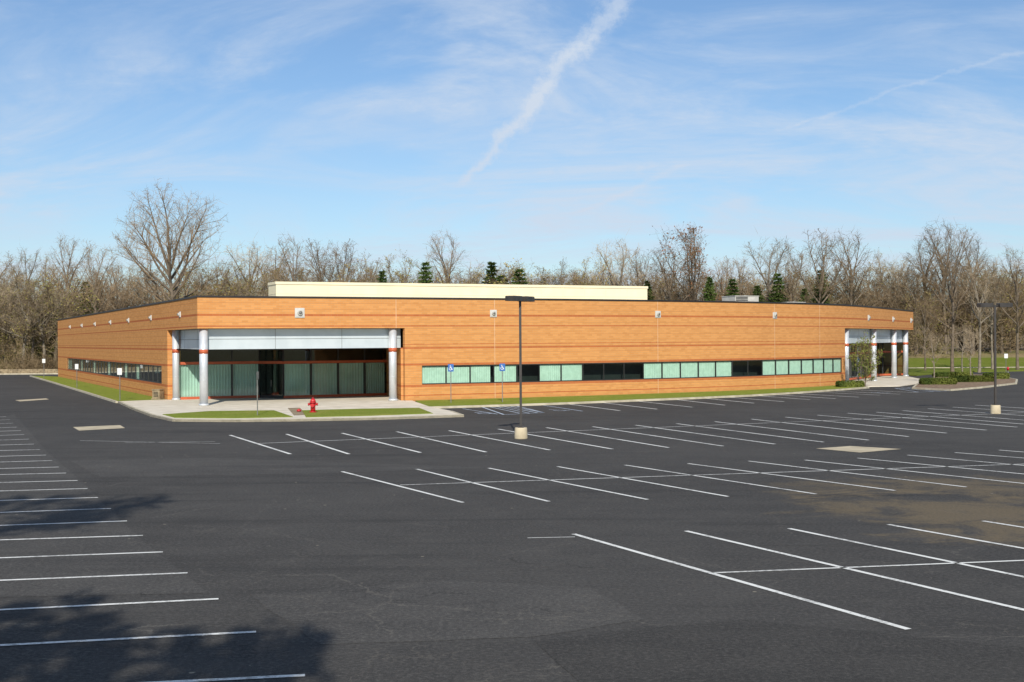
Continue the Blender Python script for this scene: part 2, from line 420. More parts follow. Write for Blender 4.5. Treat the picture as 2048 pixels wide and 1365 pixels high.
row3=[((1147,1069),(1817,1260),0),((1372,1063),(2048,1221),10),((1578,1058),(2048,1155),10),((1776,1050),(2048,1098),10),((1966,1043),(2048,1056),10)]
for a,b,e in row3: pline(a,b,0.115,ext=e)
pline((1425,1147),(2048,1122),0.09,ext=14)
row2=[((684,944),(926,1006)),((833,939),(1098,1004)),((977,937),(1295,1000)),((1115,934),(1456,994)),((1250,931),(1632,989)),((1376,928),(1790,982)),((1497,923),(1933,975)),((1610,921),(2048,968)),((1715,917),(2048,949)),((1815,911),(2048,932)),((1910,906),(2048,917)),((1998,901),(2048,905))]
for i,(a,b) in enumerate(row2): pline(a,b,ext=11 if i>6 else None)
pline((800,971),(2048,929),0.09,ext=60)
row1=[((460,871),(581,909)),((573,869),(698,909)),((684,867),(841,906)),((793,864),(972,905)),((898,862),(1100,901)),((997,859),(1225,899)),((1093,856),(1337,896)),((1185,854),(1446,893)),((1271,851),(1550,889)),((1353,848),(1647,885)),((1430,844),(1737,881)),((1503,839),(1817,874)),((1571,835),(1893,867)),((1635,831),(1973,861)),((1695,827),(2034,855)),((1753,825),(2048,849)),((1805,822),(2048,841)),((1856,818),(2048,832)),((1905,815),(2048,824)),((1950,811),(2048,817))]
for i,(a,b) in enumerate(row1): pline(a,b,0.13,ext=11 if i>14 else None)
pline((510,888),(2048,826),0.10)
row0=[((1130,808),(1240,822)),((1205,806),(1314,819)),((1275,803),(1385,815)),((1345,799),(1450,811)),((1405,797),(1508,807)),((1455,795),(1568,804)),((1500,791),(1620,800)),((1550,790),(1672,798)),((1595,788),(1718,795)),((1635,785),(1760,791)),((1672,783),(1800,789)),((1705,780),(1835,786))]
for a,b in row0: pline(a,b,0.14)
pline((160,882),(440,888),0.05); pline((250,886),(430,884),0.05); pline((1055,1077),(1150,1075),0.05)
def hatch(q,n):
    a,b,c,d=q
    for s_,e_ in ((a,b),(b,c),(c,d),(d,a)): pline(s_,e_,0.12,1)
    for i in range(1,n):
        t=i/n
        pline((a[0]+(b[0]-a[0])*t,a[1]+(b[1]-a[1])*t),(d[0]+(c[0]-d[0])*min(1,t+0.25),d[1]+(c[1]-d[1])*min(1,t+0.25)),0.10,1)
hatch([(962,814),(1030,812),(1088,826),(1008,830)],5)
hatch([(1790,777),(1850,775),(1905,782),(1838,785)],5)
pline((925,818),(995,829),0.1,1); pline((1085,811),(1165,823),0.1,1)
def wc_strokes():
    arc=[(0.44+0.24*math.cos(math.radians(t)),0.30+0.24*math.sin(math.radians(t))) for t in range(130,385,15)]
    head=[(0.40+0.045*math.cos(math.radians(t)),0.92+0.045*math.sin(math.radians(t))) for t in range(0,361,45)]
    return [(arc,0.07),(head,0.09),([(0.41,0.82),(0.44,0.48),(0.66,0.48),(0.76,0.16),(0.88,0.20)],0.085),([(0.42,0.66),(0.64,0.66)],0.07)]
def wc_ground(px,py,size,ang):
    c=gp(px,py); ca,sa=math.cos(ang),math.sin(ang)
    for pts,w in wc_strokes():
        for i in range(len(pts)-1):
            T=lambda p:(c[0]+(p[0]-.5)*size*ca-(p[1]-.5)*size*1.4*sa, c[1]+(p[0]-.5)*size*sa+(p[1]-.5)*size*1.4*ca)
            mk.strip(T(pts[i]),T(pts[i+1]),w*size,ZM+0.004*(i%2),1)
wc_ground(966,827,1.3,0.4); wc_ground(1116,821,1.3,0.4); wc_ground(1760,786,1.3,0.4)
mk.obj('painted_markings',[M['white'],M['blue_paint']],lot)
g=Geo()
for q in ([(146,855),(240,851),(250,857),(158,862)],[(30,801),(92,797.5),(98,799.5),(40,803.5)],[(1632,898),(1700,893),(1803,899),(1720,906)]):
    ppoly(g,q,0.010,0)
g.obj('drain_pad',[M['pad']],lot)

# ---------------------------------------------------------------- building footprint
O=(-19.35,80.0); e1=(0.907,0.420); e2=(-0.420,0.907)
def loc_uv(u,v): return (O[0]+e1[0]*u+e2[0]*v, O[1]+e1[1]*u+e2[1]*v)
LL=83.3; Lc=loc_uv(0,LL)
ctrl=[O,(-7.05,85.7),(1.76,89.9),(10.6,94.9),(20.2,101.9),(29.6,112.6),(42.3,137.0)]
def catmull(P,step=12):
    P=[(2*P[0][0]-P[1][0],2*P[0][1]-P[1][1])]+P+[(2*P[-1][0]-P[-2][0],2*P[-1][1]-P[-2][1])]
    out=[]
    for i in range(1,len(P)-2):
        p0,p1,p2,p3=P[i-1],P[i],P[i+1],P[i+2]
        for k in range(step):
            t=k/step
            out.append(tuple(0.5*((2*p1[j])+(-p0[j]+p2[j])*t+(2*p0[j]-5*p1[j]+4*p2[j]-p3[j])*t*t+(-p0[j]+3*p1[j]-3*p2[j]+p3[j])*t**3) for j in (0,1)))
    out.append(P[-2]); return out
curve=catmull(ctrl)
RB=(19.0,187.0); R=curve[-1]
PER=[Lc]+curve+[RB,Lc]
SS=[0.0]
for i in range(1,len(PER)): SS.append(SS[-1]+math.dist(PER[i-1],PER[i]))
S_O=LL; S_R=SS[len(curve)]; S_RB=SS[len(curve)+1]; S_END=SS[-1]
def at(s):
    for i in range(1,len(SS)):
        if s<=SS[i]+1e-9:
            t=(s-SS[i-1])/(SS[i]-SS[i-1]); a,b=PER[i-1],PER[i]
            return (a[0]+(b[0]-a[0])*t,a[1]+(b[1]-a[1])*t)
    return PER[-1]
def sub(s0,s1):
    out=[at(s0)]
    for i,s in enumerate(SS):
        if s0+1e-4<s<s1-1e-4: out.append(PER[i])
    out.append(at(s1)); return out
def s_px(px):
    best=None; s=0.0
    while s<=S_R:
        p=at(s); d=abs(1024+F*p[0]/p[1]-px)
        if best is None or d<best[0]: best=(d,s)
        s+=0.1
    return best[1]
def inn(s):
    a=at(max(0,s-.05)); b=at(min(S_END,s+.05)); dx,dy=b[0]-a[0],b[1]-a[1]; l=math.hypot(dx,dy); return (-dy/l,dx/l)
def offp(s,o): p=at(s); n=inn(s); return (p[0]+n[0]*o,p[1]+n[1]*o)
HT=6.82; ZS=4.90
bld=thing('office_building',(O[0],O[1],0),'long low orange brick office building with curved facade and corner entrance','building')
sL0=S_O-10.4; sR0=S_O+13.5
sA,sB=s_px(134),s_px(323); sC,sD=s_px(843),s_px(1684); sE=s_px(1690); sF=S_R+1.2
WZ0,WZ1=1.15,2.41; TK=0.35
w=Geo()
def wr(a,b,z0,z1): w.ribbon(sub(a,b),z0,z1,0,TK,0,a)
wr(0,sA,0,HT); wr(sA,sB,0,WZ0); wr(sA,sB,WZ1,HT); wr(sB,sL0,0,HT)
wr(sL0,sR0,ZS,HT)
wr(sR0,sC,0,HT); wr(sC,sD,0,WZ0); wr(sC,sD,WZ1,HT); wr(sD,sE,0,HT)
wr(sE,sF,ZS,HT); wr(sF,S_END,0,HT)
for px in (793,990,1315,1549,1640):
    s=s_px(px)
    if px==793: w.ribbon(sub(s-.02,s+.02),ZS,HT,-0.003,0.01,1,s)
    else:
        w.ribbon(sub(s-.02,s+.02),0,WZ0,-0.003,0.01,1,s); w.ribbon(sub(s-.02,s+.02),WZ1,HT,-0.003,0.01,1,s)
w.obj('wall',[M['brick'],M['joint']],bld)
c=Geo(); c.ribbon(sub(0,S_END),HT,HT+0.11,-0.05,TK+0.05,0); c.obj('coping',M['coping'],bld)
c=Geo(); P=offset(sub(0,S_END),0.3)[:-1]; c.face([(p[0],p[1],6.35) for p in P]); roof=c.obj('roof',M['roof'],bld)
c=Geo(); PA=(-19.3,106.5); PB=(12.6,120.8); du=(PB[0]-PA[0],PB[1]-PA[1]); ll=math.hypot(*du); du=(du[0]/ll,du[1]/ll); dn=(-du[1],du[0])
PC=(PB[0]+dn[0]*3,PB[1]+dn[1]*3); PD=(PA[0]+dn[0]*2.6,PA[1]+dn[1]*2.6)
poly=[PD,PA,PB,PC]
c.ribbon(poly,6.35,8.78,0,0.2,0); c.ribbon(poly,8.78,9.0,-0.06,0.26,0); c.ribbon(poly,8.00,8.03,-0.02,0.05,0)
for i in range(1,16):
    t=ll*i/16; c.ribbon([(PA[0]+du[0]*(t-.02),PA[1]+du[1]*(t-.02)),(PA[0]+du[0]*(t+.02),PA[1]+du[1]*(t+.02))],6.4,8.78,-0.02,0.01,0)
c.obj('rooftop_screen',[M['cream']],bld)
def soffit(s0,s1,inner,z,name,mat):
    c=Geo(); A=offset(sub(s0,s1),0.02); pts=A+inner
    c.face([(p[0],p[1],z) for p in pts][::-1]); c.obj(name,mat,bld)
GR=loc_uv(15.6,8.6)
innerL=[GR,loc_uv(7.5,8),loc_uv(6.3,10),loc_uv(0.4,10)]
soffit(sL0+.01,sR0-.01,innerL,ZS+0.01,'soffit',M['silver'])
def band(s0,s1,o0):
    c=Geo()
    zz=[3.60,4.25,ZS-.002]
    for a,b in zip(zz[:-1],zz[1:]): c.ribbon(sub(s0,s1),a,b-.03,o0,o0+.3,0); c.ribbon(sub(s0,s1),b-.03,b,o0+.03,o0+.28,1)
    s=s0+2.2
    while s<s1-1: c.ribbon(sub(s-.012,s+.012),3.6,4.88,o0-.004,o0+.01,1); s+=4.4
    c.obj('metal_fascia',[M['silver'],M['galv']],bld)
band(sL0+.02,sR0-.02,0.75)
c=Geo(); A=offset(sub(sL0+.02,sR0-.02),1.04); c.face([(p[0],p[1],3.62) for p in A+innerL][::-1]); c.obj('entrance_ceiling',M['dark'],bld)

# ---- windows
def zig(pts_s0,pts_s1,off,z0,z1,per=0.16,amp=0.010):
    g=Geo(); n=max(2,int((pts_s1-pts_s0)/per*2)); P=[]
    for i in range(n+1):
        s=pts_s0+(pts_s1-pts_s0)*i/n; p=at(s); nn=inn(s); o=off+(amp if i%2 else -amp); P.append((p[0]+nn[0]*o,p[1]+nn[1]*o))
    for i in range(n):
        a,b=P[i],P[i+1]; g.face([(a[0],a[1],z0),(b[0],b[1],z0),(b[0],b[1],z1),(a[0],a[1],z1)])
    return g
def cover(px):
    for a,b,k in ((843,940,1),(940,1005,.88),(1005,1034,1),(1034,1076,0),(1076,1176,1),(1176,1290,0),(1290,1450,1),(1450,1530,0),(1530,1700,1)):
        if a<=px<b: return k
    return 0
def bays(s0,s1,wid):
    n=max(1,round((s1-s0)/wid)); d=(s1-s0)/n
    for i in range(n):
        a,b=s0+i*d,s0+(i+1)*d
        f=Geo()
        f.ribbon(sub(a,b),WZ0+.001,WZ0+.07,.04,.12,0); f.ribbon(sub(a,b),WZ1-.07,WZ1-.001,.04,.12,0)
        f.ribbon(sub(a,a+.03),WZ0+.07,WZ1-.07,.04,.12,0); f.ribbon(sub(b-.03,b),WZ0+.07,WZ1-.07,.04,.12,0)
        win=f.obj('window',M['frame'],bld)
        gl=Geo(); gl.ribbon(sub(a+.03,b-.03),WZ0+.07,WZ1-.07,.08,.08,0,single=True); gl.obj('glass',M['glass'],win)
        p=at((a+b)/2); px=1024+F*p[0]/p[1]; k=cover(px)
        if px<400: k=random.choice((0,0,0.5,1,0,.6,0))
        if k>0:
            aa=a+.04
            zg=zig(aa,aa+(b-a-.08)*k,0.155,WZ0+.05,WZ1-.05-random.choice((0,0,0,.08))); zg.obj('blind',M['blind'],win)
bays(sA,sB,2.05); bays(sC,sD,1.75)
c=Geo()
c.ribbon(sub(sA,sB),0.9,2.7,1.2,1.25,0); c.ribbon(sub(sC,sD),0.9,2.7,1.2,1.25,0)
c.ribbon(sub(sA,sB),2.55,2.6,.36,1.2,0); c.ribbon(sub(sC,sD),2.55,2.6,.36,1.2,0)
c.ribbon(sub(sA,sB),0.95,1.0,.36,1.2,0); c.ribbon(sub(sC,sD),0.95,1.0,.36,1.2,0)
c.obj('interior_shade_sheet',M['dark'],bld)  # sheets added behind the ribbon windows, room shade put into their colour

def storefront(pts,wid,door_at=None,curt=None,zt=3.6):
    for k in range(len(pts)-1):
        a,b=pts[k],pts[k+1]; l=math.dist(a,b); n=max(1,round(l/wid))
        for i in range(n):
            t0,t1=i/n,(i+1)/n
            p=(a[0]+(b[0]-a[0])*t0,a[1]+(b[1]-a[1])*t0); q=(a[0]+(b[0]-a[0])*t1,a[1]+(b[1]-a[1])*t1)
            isdoor=(door_at==k)
            f=Geo(); e=0.05/math.dist(p,q)
            pe=(p[0]+(q[0]-p[0])*e,p[1]+(q[1]-p[1])*e); qe=(q[0]+(p[0]-q[0])*e,q[1]+(p[1]-q[1])*e)
            f.ribbon([p,q],0.12,0.30,-.05,.05,1 if not isdoor else 0); f.ribbon([p,q],2.52,2.70,-.07,.06,1); f.ribbon([p,q],3.5,zt,-.05,.05,0)
            f.ribbon([p,pe],0.30,2.52,-.05,.05,0); f.ribbon([qe,q],0.30,2.52,-.05,.05,0)
            f.ribbon([p,pe],2.70,3.5,-.05,.05,0); f.ribbon([qe,q],2.70,3.5,-.05,.05,0)
            win=f.obj('door' if isdoor else 'entrance_window',[M['frame'],M['red_trim']],bld)
            gl=Geo(); gl.ribbon([pe,qe],0.30,2.52,0,0,0,single=True); gl.ribbon([pe,qe],2.70,3.5,0,0,0,single=True); gl.obj('glass',M['glass'],win)
            if isdoor:
                h=Geo(); m_=((p[0]+q[0])/2,(p[1]+q[1])/2); h.box((m_[0],m_[1]-.1,1.15),(.04,.05,.45)); h.obj('handle',M['galv'],win)
            elif curt and curt[k]>random.random():
                z=Geo(); m_=18; P=[]
                O2=offset([pe,qe],0.15); cw=random.choice((1,1,1,.8))
                for j in range(m_+1):
                    t=j/m_*cw; x=O2[0][0]+(O2[1][0]-O2[0][0])*t; y=O2[0][1]+(O2[1][1]-O2[0][1])*t; o_=.05*(1 if j%2 else -1); P.append((x,y+o_))
                for j in range(m_): z.face([(P[j][0],P[j][1],.2),(P[j+1][0],P[j+1][1],.2),(P[j+1][0],P[j+1][1],2.5),(P[j][0],P[j][1],2.5)])
                z.obj('curtain',M['curtain'],win)
storefront([loc_uv(0.5,10),loc_uv(6.3,10),loc_uv(7.5,8),GR],2.0,door_at=1,curt=[.9,0,1.0])
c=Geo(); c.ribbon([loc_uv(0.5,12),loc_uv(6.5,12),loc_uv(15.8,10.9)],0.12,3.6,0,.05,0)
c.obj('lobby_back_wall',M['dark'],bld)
c=Geo(); c.ribbon([GR,loc_uv(13.7,0.36)],0,3.598,-.3,0,0); c.obj('entrance_return_wall',M['brick'],bld)
c=Geo(); c.ribbon([loc_uv(0.36,10.4),loc_uv(0.9,10.4)],0,3.598,-.001,.3,0); c.obj('entrance_side_wall',M['brick'],bld)

def column(p,z0,r=0.26,ztop=ZS):
    c=Geo(); c.tube([((p[0],p[1],z0),r+.05),((p[0],p[1],z0+.12),r+.05)],24); c.tube([((p[0],p[1],z0+.12),r),((p[0],p[1],ztop),r)],24)
    for zz in (1.7,):
        c.tube([((p[0],p[1],zz),r+.006),((p[0],p[1],zz+.02),r+.006)],24,0)
    col=c.obj('column',M['steel'],bld)
    b=Geo(); b.tube([((p[0],p[1],3.34),r+.012),((p[0],p[1],3.60),r+.012)],24); b.obj('column_band',M['red_trim'],col)
column(loc_uv(0.45,0.42),0.12); column(loc_uv(0.45,9.7),0.12,0.23); column(loc_uv(12.85,0.42),0.12)

# ---- side entrance (glazed recess behind columns)
band(sE+.02,sF-.02,0.75)
DEP=2.8; sM=S_R-2.0
gpath=[offp(sE+.3,0.5),offp(sE+.3,DEP),offp(sE+7,DEP),offp(sE+14,DEP),offp(sE+20,DEP),offp(sM,DEP),offp(S_R+1.0,0.4)]
c=Geo(); A=offset(sub(sE+.01,sF-.01),0.02); inr=gpath[::-1]
c.face([(p[0],p[1],ZS+.01) for p in A+inr][::-1]); c.obj('soffit',M['silver'],bld)
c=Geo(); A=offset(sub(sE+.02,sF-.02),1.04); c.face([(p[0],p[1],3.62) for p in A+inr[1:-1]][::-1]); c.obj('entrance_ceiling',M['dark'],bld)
storefront(gpath,2.0,door_at=None,curt=[0.0,.5,0.3,.2,.1,.3])
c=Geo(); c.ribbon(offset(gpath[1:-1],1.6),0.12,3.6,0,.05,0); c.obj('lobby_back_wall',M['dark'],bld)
for px in (1702,1757,1797,1820): column(offp(s_px(px),0.45),0.06)

def wall_light():
    e=thing('wall_light',(0,0,0),'square white security light mounted high on the brick wall','wall light','security lights along the brick parapet')
    g=Geo(); g.box((0,-0.03,0),(.62,.06,.62)); g.box((0,-0.075,0),(.5,.03,.5)); g.obj('mounting_plate',M['plate'],e)
    g=Geo(); g.tube([((0,-.09,0),.16),((0,-.17,0),.17),((0,-.22,.0),.14)],16); g.obj('lamp_housing',M['greybox'],e)
    g=Geo(); g.tube([((0,-.221,0),.11),((0,-.26,-.01),.08),((0,-.275,-.01),.02)],16); g.obj('lens',M['galv'],e)
    return e
src=wall_light(); first=True
for px in (598,988,1315,1549,1737,1786,1822,361,303,258,222,191,165,141):
    s=s_px(px); p=at(s); n=inn(s); rz=math.atan2(n[1],n[0])-math.pi/2
    if first: src.location=(p[0]-n[0]*.002,p[1]-n[1]*.002,5.88); src.rotation_euler=(0,0,rz); first=False
    else:
        q=.6 if px<400 else .8
        copy_thing(src,(p[0]-n[0]*.002,p[1]-n[1]*.002,5.88),rz,(q,.8,q))

def hvac(x,y,z,sx,sy,sz,label,rz=0.43):
    e=thing('rooftop_air_conditioner',(x,y,z),label,'air conditioner')
    g=Geo(); g.box((x,y,z+.1),(sx*.95,sy*.95,.2),0,rz); g.box((x,y,z+.2+sz/2),(sx,sy,sz),0,rz); g.box((x,y,z+.2+sz+.03),(sx+.1,sy+.1,.06),0,rz)
    g.obj('cabinet',M['greybox'],e)
    g=Geo(); ca,sa=math.cos(rz),math.sin(rz)
    for i in range(12):
        zz=z+.3+(sz-.2)*i/11
        g.box((x-sx*.22*ca+sa*(sy/2+.02),y-sx*.22*sa-ca*(sy/2+.02),zz),(sx*.5,.05,.08),0,rz)
    g.obj('louvre',M['frame'],e)
    g=Geo(); g.tube([((x+sx*.2*ca,y+sx*.2*sa,z+sz+.26),.4),((x+sx*.2*ca,y+sx*.2*sa,z+sz+.34),.4)],16); g.obj('fan_cowl',M['galv'],e)
d=135; hvac((1481-1024)/F*d,d,6.35,2.9,2.4,1.9,'pale grey rooftop air conditioner with dark louvres on the flat roof')
d=150; hvac((1580-1024)/F*d,d,6.35,2.6,2.4,1.65,'small pale rooftop air conditioner on the flat roof')
d=124; hvac((665-1024)/F*d,d,6.35,5.4,2.4,3.0,'low grey vent box behind the cream rooftop screen')

# ---------------------------------------------------------------- kerbs, walks, lawns
def poly_px(px,z): return [gp(p[0],p[1],z) for p in px]
def kerb(pts,closed=False,z=0.13,w=0.16):
    g=Geo(); g.ribbon(pts+([pts[0]] if closed else []),0.0,z,0,w,0); return g
kl=[(236,803),(262,815),(300,829),(345,839),(470,840),(600,838.5),(760,835.5),(870,832),(928,830)]
outer=poly_px(kl,0.12); right=poly_px([(905,822.5),(860,814)],0.12)
pl=outer+right+[loc_uv(14.0,-0.02),loc_uv(13.5,0.0),(GR[0],GR[1]),loc_uv(7.5,7.95),loc_uv(6.3,9.95),loc_uv(0.4,9.95),loc_uv(0.0,10.4),loc_uv(-.02,10.8)]
g=Geo(); g.prism(pl,0.0,0.12); o=g.obj('pavement',M['concrete']); o['kind']='structure'
g=kerb(outer+poly_px([(905,822.5)],0.12)); o=g.obj('kerb',M['kerb']); o['kind']='structure'
g=Geo()
for q in ([(325,829),(420,822.5),(548,821),(586,834),(470,836.5),(350,835.5)],[(604,821),(720,818),(838,816),(866,827),(740,831.5),(612,834.5)]):
    g.prism(poly_px(q,0.14),0.10,0.145)
leftk=poly_px([(62,751.5),(110,765),(180,786),(236,803)],0.12)
lawn=leftk+[loc_uv(-.02,10.9),loc_uv(-.02,83.0)]
g.prism(lawn,0.0,0.115)
rk=poly_px([(850,814),(975,810.5),(1100,806.5),(1200,802.5),(1300,798.5),(1400,794.5),(1500,790),(1600,784),(1684,778),(1735,774)],0.12)
wallp=offset(sub(S_O+14.2,s_px(1693)),-0.02)
g.prism(rk+wallp[::-1],0.0,0.11)
o=g.obj('lawn',M['grass']); o['kind']='structure'
g=Geo(); g.ribbon(leftk,0,.13,-.16,0,0); g.ribbon(rk,0,.13,-.16,0,0); o=g.obj('kerb_edging',M['kerb']); o['kind']='structure'
g=Geo(); ppoly(g,[(575,820.5),(600,820),(614,835),(588,836)],0.126); o=g.obj('gravel_path',M['tan']); o['kind']='structure'
g=Geo(); p0=poly_px([(1735,773),(1800,772),(1838,767),(1850,760)],0.06)
g.prism(p0+gpath[::-1][:-1]+[offp(sE,0.0)],0,.06); o=g.obj('entrance_walk',M['concrete']); o['kind']='structure'
bed=[(1828,775.5),(1900,779),(1960,774),(2030,766),(2032,759),(1985,750),(1900,748),(1862,757),(1838,767)]
g=Geo(); bp=poly_px(bed,0.12); g.prism(bp,0,.115); o=g.obj('planting_bed',M['mulch']); o['kind']='structure'
g=Geo(); g.ribbon(poly_px([(1838,767),(1828,775.5),(1900,779),(1960,774),(2030,766),(2032,759),(1985,750)],.12),0,.13,-.16,0,0); o=g.obj('bed_kerb',M['kerb']); o['kind']='structure'
g=Geo(); g.prism([(43.0,138.2),(46,143),(52,151),(66,157),(90,160),(90,170),(44,170),(32,162)],0,.10); o=g.obj('side_lawn',M['grass2']); o['kind']='structure'
g=Geo(); g.ribbon([(-120,172),(120,172)],0,.14,-.2,0.02,0); o=g.obj('far_kerb',M['kerb']); o['kind']='structure'
g=Geo()
for i in range(0,22):
    for j in range(0,3):
        x0,x1=36+i*4,40+i*4; y0,y1=172.1+j*7,172.1+(j+1)*7
        g.face([(x0,y0,gz(x0,y0)+.03),(x1,y0,gz(x1,y0)+.03),(x1,y1,gz(x1,y1)+.03),(x0,y1,gz(x0,y1)+.03)])
o=g.obj('bank_lawn',M['grass2']); o['kind']='structure'
rw=thing('retaining_wall',(-80,173,0),'low tan stacked block retaining wall at the lot edge','wall')
g=Geo()
for r in range(3):
    x=-118-(r%2)*.45
    while x<-58:
        g.box((x+.45,173.0+r*.05,.12+r*.225),(.86+random.uniform(-.03,.03),.5,.215),0); x+=.9
g.obj('stone_course',M['tan'],rw)

# ---------------------------------------------------------------- street furniture
def lamp_post(x,y,rz,label):
    e=thing('lamp_post',(x,y,0),label,'lamp post','parking lot lamp posts')
    g=Geo(); g.tube([((x,y,0),.27),((x,y,.03),.27),((x,y,.42),.255),((x,y,.46),.235)],20); g.obj('concrete_base',M['pad'],e)
    g=Geo(); g.box((x,y,.475),(.26,.26,.03)); g.box((x,y,3.1),(.10,.10,5.25)); 
    ca,sa=math.cos(rz),math.sin(rz)
    g.obj('pole',M['bronze'],e)
    g=Geo(); g.box((x,y,5.70),(.36,.06,.06),0,rz); g.obj('arm',M['bronze'],e)
    for sg in (-1,1):
        cx,cy=x+sg*.54*ca,y+sg*.54*sa
        g=Geo()
        hw,hd=.36,.21
        def q(px_,py_,z): return (cx+px_*ca-py_*sa,cy+px_*sa+py_*ca,z)
        T=[q(-hw,-hd,5.80),q(hw,-hd,5.80),q(hw,hd,5.80),q(-hw,hd,5.80)]; Mi=[q(-hw,-hd,5.62),q(hw,-hd,5.62),q(hw,hd,5.62),q(-hw,hd,5.62)]
        Tt=[q(-hw*.92,-hd*.88,5.83),q(hw*.92,-hd*.88,5.83),q(hw*.92,hd*.88,5.83),q(-hw*.92,hd*.88,5.83)]
        for i in range(4):
            j=(i+1)%4; g.face([Mi[i],Mi[j],T[j],T[i]]); g.face([T[i],T[j],Tt[j],Tt[i]])
        g.face(Tt); g.face(Mi[::-1])
        h=g.obj('lamp_head',M['bronze'],e)
        g=Geo(); g.face([q(-hw*.8,-hd*.8,5.615),q(-hw*.8,hd*.8,5.615),q(hw*.8,hd*.8,5.615),q(hw*.8,-hd*.8,5.615)]); g.obj('lens',M['lampglass'],h)
x,y=gp(1042,878); lamp_post(x,y,math.radians(62),'dark twin-head lamp post on a round concrete base among the stalls')
x,y=gp(1991,828); lamp_post(x,y,math.radians(8),'dark twin-head lamp post on a round concrete base near the kerb')

def sign(x,y,h,w,hh,kind,label,rz=0.0,z0=0.12):
    e=thing('parking_sign' if kind!='blue' else 'accessible_parking_sign',(x,y,z0),label,'sign')
    g=Geo(); g.box((x,y,z0+h/2-.05),(.05,.04,h+.0)); g.obj('post',M['galv'],e)
    g=Geo(); ca,sa=math.cos(rz),math.sin(rz)
    def q(px_,py_,z): return (x+px_*ca-py_*sa,y+px_*sa+py_*ca,z)
    cz=z0+h-hh/2
    pts=[]; r=.03
    for cx,cz_,a0 in ((w/2-r,hh/2-r,0),(-w/2+r,hh/2-r,90),(-w/2+r,-hh/2+r,180),(w/2-r,-hh/2+r,270)):
        for a in (0,45,90): pts.append((cx+r*math.cos(math.radians(a0+a)),cz_+r*math.sin(math.radians(a0+a))))
    fr=[q(p[0],-.035,cz+p[1]) for p in pts]; bk=[q(p[0],-.025,cz+p[1]) for p in pts]
    g.face(fr); g.face(bk[::-1])
    for i in range(len(pts)): j=(i+1)%len(pts); g.face([bk[i],bk[j],fr[j],fr[i]][::-1])
    pnl=g.obj('sign_panel',M[{'blue':'signblue','white':'signwhite','grey':'galv'}[kind]],e)
    if kind=='blue':
        g=Geo()
        for st,wd in wc_strokes():
            for i in range(len(st)-1):
                a,b=st[i],st[i+1]; k=min(w,hh)*.88
                A=((a[0]-.52)*k,(a[1]-.5)*k); B=((b[0]-.52)*k,(b[1]-.5)*k); dx,dz=B[0]-A[0],B[1]-A[1]; l=math.hypot(dx,dz) or 1e-6
                nx,nz=-dz/l*wd*k*.65,dx/l*wd*k*.65
                yy=-.038-.0006*i
                g.face([q(A[0]-nx,yy,cz+A[1]-nz),q(B[0]-nx,yy,cz+B[1]-nz),q(B[0]+nx,yy,cz+B[1]+nz),q(A[0]+nx,yy,cz+A[1]+nz)])
        g.obj('wheelchair_symbol',M['signwhite'],pnl)
bl='blue accessible parking sign with white wheelchair symbol on a post'
x,y=gp(902,806,.12); sign(x,y,2.45,.36,.48,'blue',bl,0.1)
x,y=gp(1005,804.5,.12); sign(x,y,2.45,.36,.48,'blue',bl,0.1)
x,y=gp(1717,771,.12); sign(x,y,2.2,.34,.44,'blue',bl,0.3)
wl='white parking sign on a thin post in the lawn strip'
for px,py,h,w_ in ((240,801,2.2,.36),(154,776,2.1,.34),(88,757,2.2,.40)):
    x,y=gp(px,py,.12); sign(x,y,h,w_,.46,'white',wl,-.25)
x,y=gp(260,800,.12); sign(x+.3,y+6,2.1,.34,.40,'white','white parking sign on a thin post beside the brick wall',-.25)
x,y=gp(515,831,.14); sign(x,y,2.35,.16,.42,'grey','narrow grey sign on a thin dark post by the hydrant',0.9)
x,y=gp(2012,747,0); sign(x,y,2.2,.45,.5,'white','small white sign on a post beside the drive',0.2,0.0)
x,y=gp(626,825,.145); z=.145
e=thing('fire_hydrant',(x,y,z),'bright red fire hydrant in the small grass island by the entrance','fire hydrant')
g=Geo()
g.tube([((x,y,z),.20),((x,y,z+.05),.20)],16); g.tube([((x,y,z+.05),.135),((x,y,z+.52),.13)],16)
g.tube([((x,y,z+.50),.19),((x,y,z+.55),.19)],16); g.tube([((x,y,z+.34),.155),((x,y,z+.37),.155)],16)
g.obj('barrel',M['red'],e)
g=Geo(); g.tube([((x,y,z+.55),.165),((x,y,z+.64),.155),((x,y,z+.72),.11),((x,y,z+.76),.05)],16); g.tube([((x,y,z+.76),.035),((x,y,z+.83),.035)],6); g.obj('bonnet',M['red'],e)
for sg in (-1,1):
    g=Geo(); g.tube([((x+sg*.11,y,z+.44),.06),((x+sg*.21,y,z+.44),.06)],12); g.tube([((x+sg*.21,y,z+.44),.078),((x+sg*.27,y,z+.44),.078)],8); g.obj('nozzle',M['red'],e)
g=Geo(); g.tube([((x,y-.11,z+.38),.085),((x,y-.20,z+.38),.085)],12); g.tube([((x,y-.20,z+.38),.105),((x,y-.26,z+.38),.105)],8); g.obj('pumper_nozzle',M['red'],e)
x,y=gp(598,823,.145); e=thing('valve_cover',(x,y,.14),'small red valve cap sitting low in the grass','valve cover')
g=Geo(); g.tube([((x,y,.14),.13),((x,y,.22),.13),((x,y,.25),.09)],12); g.tube([((x,y,.25),.03),((x,y,.29),.03)],6); g.obj('cap',M['red'],e)
x,y=gp(316,799,.12); e=thing('utility_box',(x,y,.12),'squat tan utility cabinet beside the brick wall','utility box')
g=Geo(); g.box((x,y,.15),(.7,.6,.08),0,-.3); g.box((x,y,.47),(.58,.5,.58),0,-.3); g.box((x,y,.79),(.64,.56,.06),0,-.3); g.obj('cabinet',M['tan'],e)
g=Geo(); 
for k in range(4): g.box((x-.08,y-.27,.35+k*.09),(.34,.02,.03),0,-.3)
